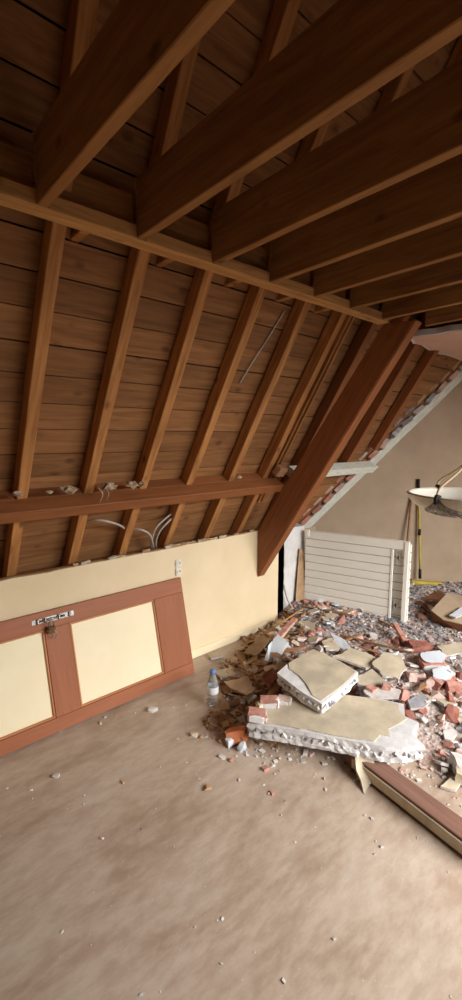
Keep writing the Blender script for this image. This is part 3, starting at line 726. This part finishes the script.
GRAVEL = lambda p: p.x * .8 + p.y * .6 > 3.25 and p.y < 1.95 and p.x > 2.6
def spread(kind, n, pf, s0, s1, tilt, sink):
    c = 0
    while c < n:
        p = pf(RR)
        if p is None: break
        if SLABZONE(p): c += .34; continue
        if GRAVEL(p) and RR.random() < .93: c += .25; continue
        drop(kind, p, RR.uniform(s0, s1), tilt, sink=sink); c += 1
spread('brick_fragment', 190, pick_heap(.26, 1.9, .12), .38, 1.1, .7, .012)
spread('plaster_lump', 190, pick_heap(.10, 2.0, .0), .35, 1.1, .8, .01)
spread('grey_shard', 110, pick_heap(.28, 2.0, .0), .35, 1.15, .45, .012)
spread('cream_shard', 70, pick_heap(.15, 1.5, .3), .4, 1.25, .4, .017)
spread('brown_scrap', 130, pick_heap(-.06, .36, .08), .4, 1.25, .6, .012)
spread('wood_splinter', 36, pick_heap(.0, 1.2, .3), .5, 1.25, .2, .02)

# ------------------------------------------------------------------ big broken slabs
def slab(name, top, skin, zf, th, label, lump_edges):
    """top: plan outline (list of Vectors with z of the top face); core with jagged sides plus a cream skin on top"""
    root = empty(name, (top[0].x, top[0].y, min(p.z for p in top) - th)); o0 = root.location.copy()
    tag(root, label, 'plaster slab')
    per = []
    for a, b in zip(top, top[1:] + top[:1]):
        k = max(1, int((b - a).length / .02))
        for i in range(k): per.append(a.lerp(b, i / k))
    cen = sum(per, V()) / len(per); rings = []
    bm = bmesh.new()
    for lv in range(5):
        t = lv / 4; ring = []
        for i, p in enumerate(per):
            out = (p - cen); out.z = 0; out.normalize()
            j = 0 if lv == 0 else noise.noise(p * 55 + V((0, 0, lv * 3.1))) * .013 + (.002 if lv in (1, 3) else -.006 * (lv == 2))
            ring.append(bm.verts.new(p + out * j - V((0, 0, th * t)) - o0))
        rings.append(ring)
    k = len(per)
    for a, b in zip(rings, rings[1:]):
        for i in range(k): bm.faces.new((a[i], a[(i + 1) % k], b[(i + 1) % k], b[i]))
    bm.faces.new(rings[0]); bm.faces.new(rings[-1][::-1])
    bmesh.ops.triangulate(bm, faces=[f for f in bm.faces if len(f.verts) > 4])
    from_bm('plaster_core', bm, 'foamlump', root)
    # cream skin
    sk = []
    for a, b in zip(skin, skin[1:] + skin[:1]):
        kk = max(1, int((b - a).length / .03))
        for i in range(kk):
            q = a.lerp(b, i / kk); sk.append(q + V((noise.noise(q * 30) * .008, noise.noise(q * 30 + V((5, 5, 5))) * .008, 0)))
    kk = len(sk); vs = [p + V((0, 0, .0015)) - o0 for p in sk] + [p + V((0, 0, .0055)) - o0 for p in sk]
    bm = bmesh.new(); bvs = [bm.verts.new(v) for v in vs]
    bm.faces.new(bvs[:kk]); bm.faces.new(bvs[kk:])
    for i in range(kk): bm.faces.new((bvs[i], bvs[(i + 1) % kk], bvs[kk + (i + 1) % kk], bvs[kk + i]))
    bmesh.ops.triangulate(bm, faces=[f for f in bm.faces if len(f.verts) > 4])
    from_bm('cream_skin', bm, 'creamskin', root)
    # hard broken lumps standing proud of the visible edges
    lumps = [me_from(hull_rock(.016, .012, .012, 10, 300 + s, .3), 'core_lump', ['foamlump' if s % 3 else 'greyplaster']) for s in range(5)]
    for (a, b) in lump_edges:
        d = (b - a); L = d.length; m_ = int(L / .028); out = V((d.y, -d.x, 0)).normalized()
        if out.dot((a + b) / 2 - cen) < 0: out = -out
        for i in range(m_):
            p = a + d * ((i + rnd.uniform(.2, .8)) / m_) + out * rnd.uniform(-.008, .003) - V((0, 0, th * rnd.uniform(.3, .7)))
            o = link(bpy.data.objects.new('core_lump', lumps[rnd.randrange(5)]), root); o.location = p - o0
            o.rotation_euler = (rnd.uniform(0, 6), rnd.uniform(0, 6), rnd.uniform(0, 6)); o.scale = (rnd.uniform(.7, 1.3),) * 3
    return root
ZB = .165
def T(px, py, z): return onz(px, py, z)
big = [T(248, 723, ZB - .01), T(300, 731, ZB), T(352, 741, ZB), T(385, 747, ZB), T(402, 748, ZB), T(424, 745, ZB - .005), T(412, 733, ZB), T(418, 722, ZB), T(405, 716, ZB), T(404, 704, ZB), T(380, 699, ZB), T(330, 693, ZB), T(292, 690, ZB), T(262, 705, ZB - .005)]
bigskin = [T(262, 723, ZB - .008), T(300, 729, ZB), T(352, 739, ZB), T(374, 742, ZB), T(381, 735, ZB), T(390, 737, ZB), T(388, 730, ZB), T(407, 719, ZB), T(400, 712, ZB), T(398, 705, ZB), T(378, 700, ZB), T(330, 694, ZB), T(293, 691, ZB), T(266, 705, ZB - .005)]
slab('plaster_slab', big, bigskin, ZB, .078, 'large cream faced plaster slab with broken white edge lying on the rubble', [(big[i], big[i + 1]) for i in (0, 1, 2, 3, 4)] + [(big[13], big[0])])
def tilt(px, py, z): return onz(px, py, z)
up = [tilt(277, 673, .262), tilt(287, 664, .268), tilt(313, 649, .27), tilt(336, 659, .262), tilt(358, 672, .252), tilt(347, 684, .246), tilt(322, 704, .238), tilt(302, 692, .248)]
upskin = [tilt(288, 664, .268), tilt(313, 650, .27), tilt(336, 660, .262), tilt(356, 672, .252), tilt(346, 683, .246), tilt(322, 701, .238), tilt(313, 696, .242), tilt(309, 689, .25), tilt(303, 681, .254), tilt(299, 676, .258), tilt(290, 670, .262)]
slab('plaster_slab', up, upskin, .25, .06, 'smaller cream plaster slab tipped on top of the large slab', [(up[0], up[7]), (up[7], up[6]), (up[6], up[5]), (up[5], up[4])])

# ------------------------------------------------------------------ single debris pieces
def chunk(name, p, s, mats, label, cat, seed, yaw=0, tilt=(0, 0), n=18, boxy=.75, parent=None):
    me = me_from(hull_rock(s[0], s[1], s[2], n, seed, boxy), name, mats)
    o = link(bpy.data.objects.new(name, me), parent); o.location = p; o.rotation_euler = (tilt[0], tilt[1], yaw)
    if label: tag(o, label, cat)
    return o
def brickbat(name, p, s, mat, label, yaw, tilt=(0, 0), mortar=True, seed=0):
    root = empty(name, p, (tilt[0], tilt[1], yaw)); tag(root, label, 'brick'); r = random.Random(seed)
    bm = bmesh.new(); bx(bm, -s[0], s[0], -s[1], s[1], -s[2], s[2])
    bmesh.ops.subdivide_edges(bm, edges=bm.edges[:], cuts=1, use_grid_fill=True)
    for v in bm.verts: v.co += V((r.uniform(-1, 1) * s[0] * .1, r.uniform(-1, 1) * s[1] * .12, r.uniform(-1, 1) * s[2] * .12))
    from_bm('brick_body', bm, mat, root)
    if mortar:
        bm = hull_rock(s[0] * .98, s[1] * .3, s[2] * 1.05, 14, seed + 5, .6); o = from_bm('mortar', bm, 'white', root); o.location = (0, -s[1] * 1.0, 0)
        bm = hull_rock(s[0] * .25, s[1] * 1.0, s[2] * 1.02, 14, seed + 9, .6); o = from_bm('mortar', bm, 'white', root); o.location = (s[0] * .98, 0, 0)
    return root
YAWB = math.atan2(-.66, .54)
brickbat('brick', T(257, 715, ZB + .022) , (.045, .034, .018), 'brick', 'red brick piece with mortar on the left end of the large slab', YAWB, (0, .05), seed=3)
brickbat('brick', T(269, 702, ZB + .02), (.045, .03, .02), 'brick', 'red brick piece behind the first on the large slab', YAWB + .1, (.1, 0), seed=4)
brickbat('brick', T(284, 700, ZB + .015), (.035, .022, .015), 'dustybrick', 'small dusty brick bit tucked under the tipped slab', YAWB - .2, seed=6)
chunk('plaster_lump', T(259, 706, ZB + .015), (.02, .02, .016), ['creamskin'], 'cream plaster nub beside the bricks on the large slab', 'plaster lump', 31)
brickbat('brick', T(237, 735, .04), (.05, .035, .03), 'orange', 'orange brick chunk at the left tip of the heap', 2.3, (.2, .3), seed=8)
chunk('plaster_lump', T(229, 742, .022), (.022, .02, .022), ['bluewhite'], 'white plaster lump left of the orange brick chunk', 'plaster lump', 33)
chunk('plaster_lump', T(242, 746, .018), (.03, .02, .02), ['bluewhite'], 'white plaster lump in front of the orange brick chunk', 'plaster lump', 34, .5)
for k, (px, py, s, m_, lab) in enumerate(((266, 768, .016, 'brick', 'red brick chip on the floor in front of the large slab'), (272, 793, .010, 'brick', 'tiny red chip on the floor near the bottom edge'), (153, 710, .022, 'plaster', 'crumpled white plaster bit on the bare floor left of the bottle'),
        (56, 776, .013, 'plaster', 'white plaster bit alone on the floor at lower left'), (60, 731, .014, 'creamskin', 'tan chip beside the lower edge of the door'), (100, 723, .010, 'plaster', 'pair of white chips on floor below the door, brighter one'), (105, 717, .008, 'plaster', 'small white chip close under the door'),
        (194, 735, .018, 'creamskin', 'flat beige chip on the floor below the bottle'), (207, 788, .016, 'tan', 'small dark twiggy chip near the bottom of the floor'), (186, 705, .008, 'plaster', 'white crumb on the floor left of the bottle base'), (123, 782, .008, 'tan', 'dark crumb on the floor at lower centre'), (222, 757, .014, 'plaster', 'white bit on the floor in front of the orange brick'), (231, 760, .010, 'brick', 'small red white bit on the floor before the heap'), (168, 682, .014, 'tan', 'tan chip at the right lower corner of the door'), (31, 790, .006, 'plaster', 'small white crumb at the lower left of floor'))):
    chunk('debris_chip', T(px, py, s * .35), (s * 1.3, s * .8, s * .55), [m_], lab, 'debris', 60 + k, rnd.uniform(0, 6))

def sheet(name, poly, th, mats, label, cat, bend=None):
    """a free-form board: outline in world space (not flat), thickened along its normal"""
    p = [V(q) for q in poly]; c = sum(p, V()) / len(p); nn = V()
    for a, b in zip(p, p[1:] + p[:1]): nn += (a - c).cross(b - c)
    nn.normalize(); nn = nn if nn.z > 0 else -nn
    fine = []                                     # torn outline
    for a, b in zip(p, p[1:] + p[:1]):
        kk = max(1, int((b - a).length / .022))
        for i in range(kk):
            t_ = a.lerp(b, i / kk); inw = (t_ - c)
            fine.append(t_ + inw * (noise.noise(t_ * 24) * .16 + noise.noise(t_ * 70) * .09))
    p = fine; k = len(p); vs = [q - c for q in p] + [q - c - nn * th for q in p]
    f = [tuple(range(k)), tuple(range(2 * k - 1, k - 1, -1))] + [(i, (i + 1) % k, k + (i + 1) % k, k + i) for i in range(k)]
    o = mesh(name, vs, f, mats, fm=[0, len(mats) - 1] + [len(mats) - 1] * k); o.location = c
    return tag(o, label, cat)
sheet('plaster_board', [T(264, 660, .13), T(268, 646, .20), T(278, 634, .25), T(288, 642, .23), T(283, 652, .18), T(273, 662, .13)], .02, ['bluewhite', 'plaster'], 'clean white plaster board piece propped up left of the tipped slab', 'plaster shard')
sheet('cream_board', [T(334, 656, .19), T(352, 648, .19), T(372, 655, .18), T(383, 664, .17), T(366, 668, .165), T(350, 662, .175)], .015, ['creamskin', 'plaster'], 'cream plaster sheet behind the tipped slab', 'plaster shard')
sheet('cream_board', [T(372, 662, .19), T(384, 652, .20), T(400, 655, .19), T(406, 668, .175), T(398, 678, .165), T(382, 676, .17)], .015, ['creamskin', 'plaster'], 'cream plaster sheet right of the tipped slab', 'plaster shard')
sheet('cream_board', [T(358, 676, .185), T(372, 669, .185), T(383, 678, .17), T(392, 684, .165), T(372, 687, .165), T(357, 684, .175)], .015, ['creamskin', 'plaster'], 'pale cream sheet just behind the large slab', 'plaster shard')
sheet('cream_board', [T(362, 690, .178), T(385, 686, .175), T(402, 690, .17), T(398, 697, .166), T(370, 697, .17)], .015, ['plaster', 'plaster'], 'white plaster sheet at the rear right corner of large slab', 'plaster shard')
sheet('cream_board', [T(322, 641, .17), T(335, 636, .17), T(345, 642, .165), T(338, 650, .16), T(326, 649, .165)], .012, ['creamskin', 'plaster'], 'small cream sheet in the heap below the radiator', 'plaster shard')
sheet('cream_board', [T(437, 646, .18), T(462, 642, .18), T(470, 652, .17), T(445, 655, .17)], .012, ['creamskin', 'plaster'], 'cream sheet at the right edge above the blue white shards', 'plaster shard')
sheet('white_board', [T(421, 653, .19), T(440, 650, .19), T(447, 656, .18), T(442, 663, .175), T(424, 662, .18)], .02, ['bluewhite', 'brick'], 'blue white plaster shard with pink underside right of the cream sheets', 'plaster shard')
sheet('white_board', [T(433, 669, .17), T(446, 666, .175), T(455, 673, .165), T(446, 680, .155), T(433, 678, .16)], .02, ['bluewhite', 'plaster'], 'blue white plaster shard below the other, near right edge', 'plaster shard')
sheet('white_board', [T(330, 632, .18), T(345, 640, .17), T(356, 655, .165), T(346, 652, .16), T(336, 644, .165)], .014, ['bluewhite', 'plaster'], 'narrow white strip of plaster in the middle of the heap', 'plaster shard')
sheet('white_board', [T(408, 700, .12), T(420, 694, .12), T(432, 699, .11), T(424, 707, .10), T(411, 708, .10)], .02, ['greyplaster', 'plaster'], 'grey plaster shard beside the right end of the large slab', 'plaster shard')
sheet('cream_board', [T(213, 671, .03), T(228, 668, .035), T(236, 674, .035), T(221, 678, .03)], .012, ['creamskin', 'plaster'], 'cream plaster flake on the floor left of the heap by the wall', 'plaster shard')
sheet('cream_board', [T(208, 655, .02), T(219, 652, .02), T(222, 656, .02), T(211, 659, .02)], .010, ['creamskin', 'plaster'], 'small cream flake on the floor by the baseboard', 'plaster shard')
sheet('brown_board', [T(226, 682, .10), T(247, 676, .11), T(254, 688, .10), T(246, 694, .09), T(230, 688, .09)], .01, ['tan', 'tan'], 'curled brown paper sheet on the left of the heap', 'scrap')
sheet('brown_board', [T(262, 676, .15), T(272, 668, .17), T(280, 675, .16), T(270, 686, .14)], .02, ['brickdark', 'brickdark'], 'dark red tile piece beside the tipped slab', 'tile')
sheet('brown_board', [T(244, 652, .05), T(262, 634, .07), T(270, 640, .08), T(256, 656, .06)], .012, ['tan', 'tan'], 'brown torn board by the foot of the cream wall', 'scrap')
# timbers in the heap
def stick(name, a, b, w2, h, mat, label, cat='batten', up_=(0, 0, 1)):
    o = beam(name, a, b, up_, -w2, w2, -h, 0, mat, wob=.001); return tag(o, label, cat)
stick('wood_batten', T(303, 608, .16), T(262, 634, .11), .006, .012, 'plate', 'thin pale batten along the foot of the bay and radiator')
stick('wood_batten', T(293, 622, .20), T(268, 652, .15), .010, .018, 'creamskin', 'cream edged batten leaning into the heap by the cream wall')
stick('wood_batten', T(295, 618, .205), T(276, 638, .18), .022, .02, 'brick', 'red painted strip lying beside the cream edged batten')
stick('wood_batten', T(292, 662, .17), T(240, 738, .05), .016, .025, 'scrapwood', 'brown batten running down the left side of the heap')
stick('wood_batten', T(340, 634, .16), T(412, 652, .17), .008, .012, 'scrapwood', 'thin brown batten crossing the heap below the radiator')
stick('wood_batten', T(358, 645, .175), T(398, 660, .165), .006, .01, 'tan', 'thin tan lath crossing the heap behind the cream sheets')
stick('brick_sliver', T(396, 624, .22), T(406, 641, .17), .018, .025, 'brick', 'pink brick sliver standing in the heap under the radiator end', 'brick')
brickbat('brick', T(420, 647, .15), (.075, .04, .028), 'brickdark', 'dark red whole brick end below the radiator pipe', YAWB + .3, (.1, .1), False, 12)
brickbat('brick', T(432, 665, .145), (.07, .035, .025), 'brick', 'red brick lying under the blue white shard', YAWB + .15, (.1, .0), True, 13)
brickbat('brick', T(438, 683, .125), (.05, .03, .028), 'brick', 'red brick half below the second blue white shard', YAWB + .9, (.3, .1), False, 14)
brickbat('brick', T(402, 694, .13), (.035, .025, .03), 'brick', 'red brick bit behind the right end of the large slab', 1.2, (.4, .2), False, 15)
brickbat('brick', T(386, 688, .17), (.03, .022, .022), 'brick', 'red brick bit poking from under the white sheet', .5, (.2, .2), False, 16)
brickbat('brick', T(371, 691, .165), (.03, .022, .022), 'brick', 'red brick bit at the rear edge of the large slab', .1, (.1, .2), False, 17)
brickbat('brick', T(457, 688, .12), (.06, .035, .026), 'brick', 'red brick at the right edge of the photograph', YAWB, (.1, .1), False, 18)
brickbat('brick', T(411, 676, .14), (.032, .026, .026), 'dustybrick', 'dusty brick half right of the cream sheets', .9, (.1, .2), True, 19)
# post lying on the floor from under the slab
po = beam('floor_post', T(352, 746, .075), T(476, 838, .075), (0, 0, 1), -.048, .048, -.072, 0, 'post', wob=.001)
tag(po, 'brown painted timber post lying on the floor from under the large slab', 'timber')
o = beam('edge_strip', (0, .053, -.04), (1.2, .053, -.04), (0, 0, 1), -.004, .004, -.03, .02, 'creamskin', po)
o.parent = po; o.matrix_parent_inverse = Matrix(); o.matrix_basis = frame(V((.0, .0, 0)), V((1, .0, 0)), V((0, 0, 1))) @ Matrix.Translation(V((.05, -.053, -.03)))
o.scale = (.5, 1, 1)
# cream fragment leaning against the post
cf0 = [T(355, 756, .09), T(368, 752, .10), T(374, 760, .085), T(371, 782, .02), T(364, 793, .004), T(361, 780, .03), T(356, 770, .06)]
sheet('cream_fragment', cf0, .018, ['creamskin', 'creamskin'], 'cream plaster fragment leaning upright against the floor post', 'plaster shard')
# pieces at the right edge
stick('grey_plank', T(446, 704, .085), T(486, 722, .085), .05, .05, 'palewood', 'grey white plank end at the right edge above the pale blocks', 'plank')
brickbat('plaster_block', T(459, 765, .03), (.05, .03, .03), 'plaster', 'pale plaster block at the lower right edge', .7, (.2, .1), False, 22)
brickbat('plaster_block', T(463, 777, .025), (.04, .03, .025), 'creamskin', 'cream plaster block at the lower right edge in front', .3, (.1, .2), False, 23)
sheet('cream_board', [T(440, 786, .015), T(452, 776, .02), T(462, 780, .02), T(456, 790, .015)], .012, ['creamskin', 'plaster'], 'flat cream shard on the floor at the lower right', 'plaster shard')
# cardboard by the gable wall
cb = empty('cardboard_sheet', T(440, 615, .16)); tag(cb, 'bent tan cardboard sheet lying before the gable wall at right', 'cardboard')
c0 = cb.location.copy()
A1, A2, A3, A4, A5 = T(431, 611, .23), T(447, 594, .27), T(490, 600, .28), T(492, 632, .2), T(443, 620, .21)
B1, B2 = T(432, 622, .14), T(462, 632, .14)
def flap(name, q, mat, th=.006):
    p = [v - c0 for v in q]; nn = (p[1] - p[0]).cross(p[2] - p[0]).normalized(); k = len(p)
    vs = p + [v - nn * th for v in p]
    mesh(name, vs, [tuple(range(k)), tuple(range(2 * k - 1, k - 1, -1))] + [(i, (i + 1) % k, k + (i + 1) % k, k + i) for i in range(k)], mat, cb)
flap('flap', [A1, A2, A3, A4, A5], 'card'); flap('side_flap', [A1, A5, A4, B2, B1], 'cardbrown')
flap('torn_corner', [T(427, 604, .20), T(434, 607, .23), T(432, 613, .2)], 'creamskin')
sheet('white_board', [T(449, 615, .25), T(462, 607, .26), T(466, 613, .25), T(456, 617, .25)], .014, ['bluewhite', 'plaster'], 'white plaster offcut lying on the cardboard', 'plaster shard')
sheet('brown_board', [T(415, 602, .165), T(440, 590, .17), T(446, 595, .17), T(430, 612, .16)], .008, ['cardbrown', 'cardbrown'], 'brown cardboard lying on the gravel behind the radiator end', 'cardboard')

# ------------------------------------------------------------------ broom and stick against the gable wall
def gw(px, py, off):     # point on the gable wall plane moved into the room
    d = ray(px, py); g3 = V((gn.x, gn.y, 0)); q = V((GA.x, GA.y, 0)) + g3 * off
    return CAMP + d * ((q - CAMP).dot(g3) / d.dot(g3))
br = empty('broom', gw(425, 584, .06)); tag(br, 'yellow push broom leaning against the gable wall', 'broom'); c0 = br.location.copy()
p0, p1, p2, p3, p4 = gw(420, 577, .06), gw(420, 569, .055), gw(419.5, 532, .035), gw(418.5, 490, .02), gw(418.5, 479, .018)
tube('handle', [p1 - c0, p2 - c0, p3 - c0], .011, 'yellow', br, sub=2)
tube('handle_grip', [p3 - c0, p4 - c0], .014, 'black', br, sub=2)
tube('handle_joint', [p2 - c0 + V((0, 0, .03)), p2 - c0 - V((0, 0, .03))], .014, 'black', br, sub=2)
tube('socket', [p1 - c0, p0 - c0 - V((0, 0, .015))], .014, 'black', br, sub=2)
h0, h1 = gw(410, 582, .07), gw(441, 584, .07)
o = beam('broom_head', h0, h1, (0, 0, 1), -.03, .03, -.005, .02, 'yellow'); o.parent = br; o.matrix_parent_inverse = Matrix.Translation(c0).inverted()
o = beam('bristles', h0, h1, (0, 0, 1), -.034, .034, -.055, -.005, 'bristle', bevel=0); o.parent = br; o.matrix_parent_inverse = Matrix.Translation(c0).inverted()
o = tube('wooden_stick', [gw(412, 496, .02), gw(408, 536, .06), gw(404, 590, .13)], .012, 'scrapwood', sub=2); tag(o, 'brown wooden stick leaning on the gable wall beside the broom', 'stick')

# ------------------------------------------------------------------ water bottle
bt = empty('water_bottle', onz(213, 705, 0)); bt.scale = (1.12, 1.12, 1.28); tag(bt, 'clear plastic water bottle with blue cap standing on the floor', 'bottle')
lathe('bottle_body', [(0, .002), (.026, 0), (.030, .006), (.0285, .02), (.030, .03), (.0285, .045), (.030, .06), (.030, .10), (.0275, .118), (.018, .142), (.0125, .155), (.0125, .168), (.0, .168)], 'bottle', bt, 24)
lathe('bottle_label', [(.0306, .066), (.0309, .068), (.0309, .098), (.0306, .10)], 'bottlelabel', bt, 24)
lathe('bottle_cap', [(0, .178), (.0135, .178), (.0145, .176), (.0145, .160), (.0127, .159)], 'bluecap', bt, 20)
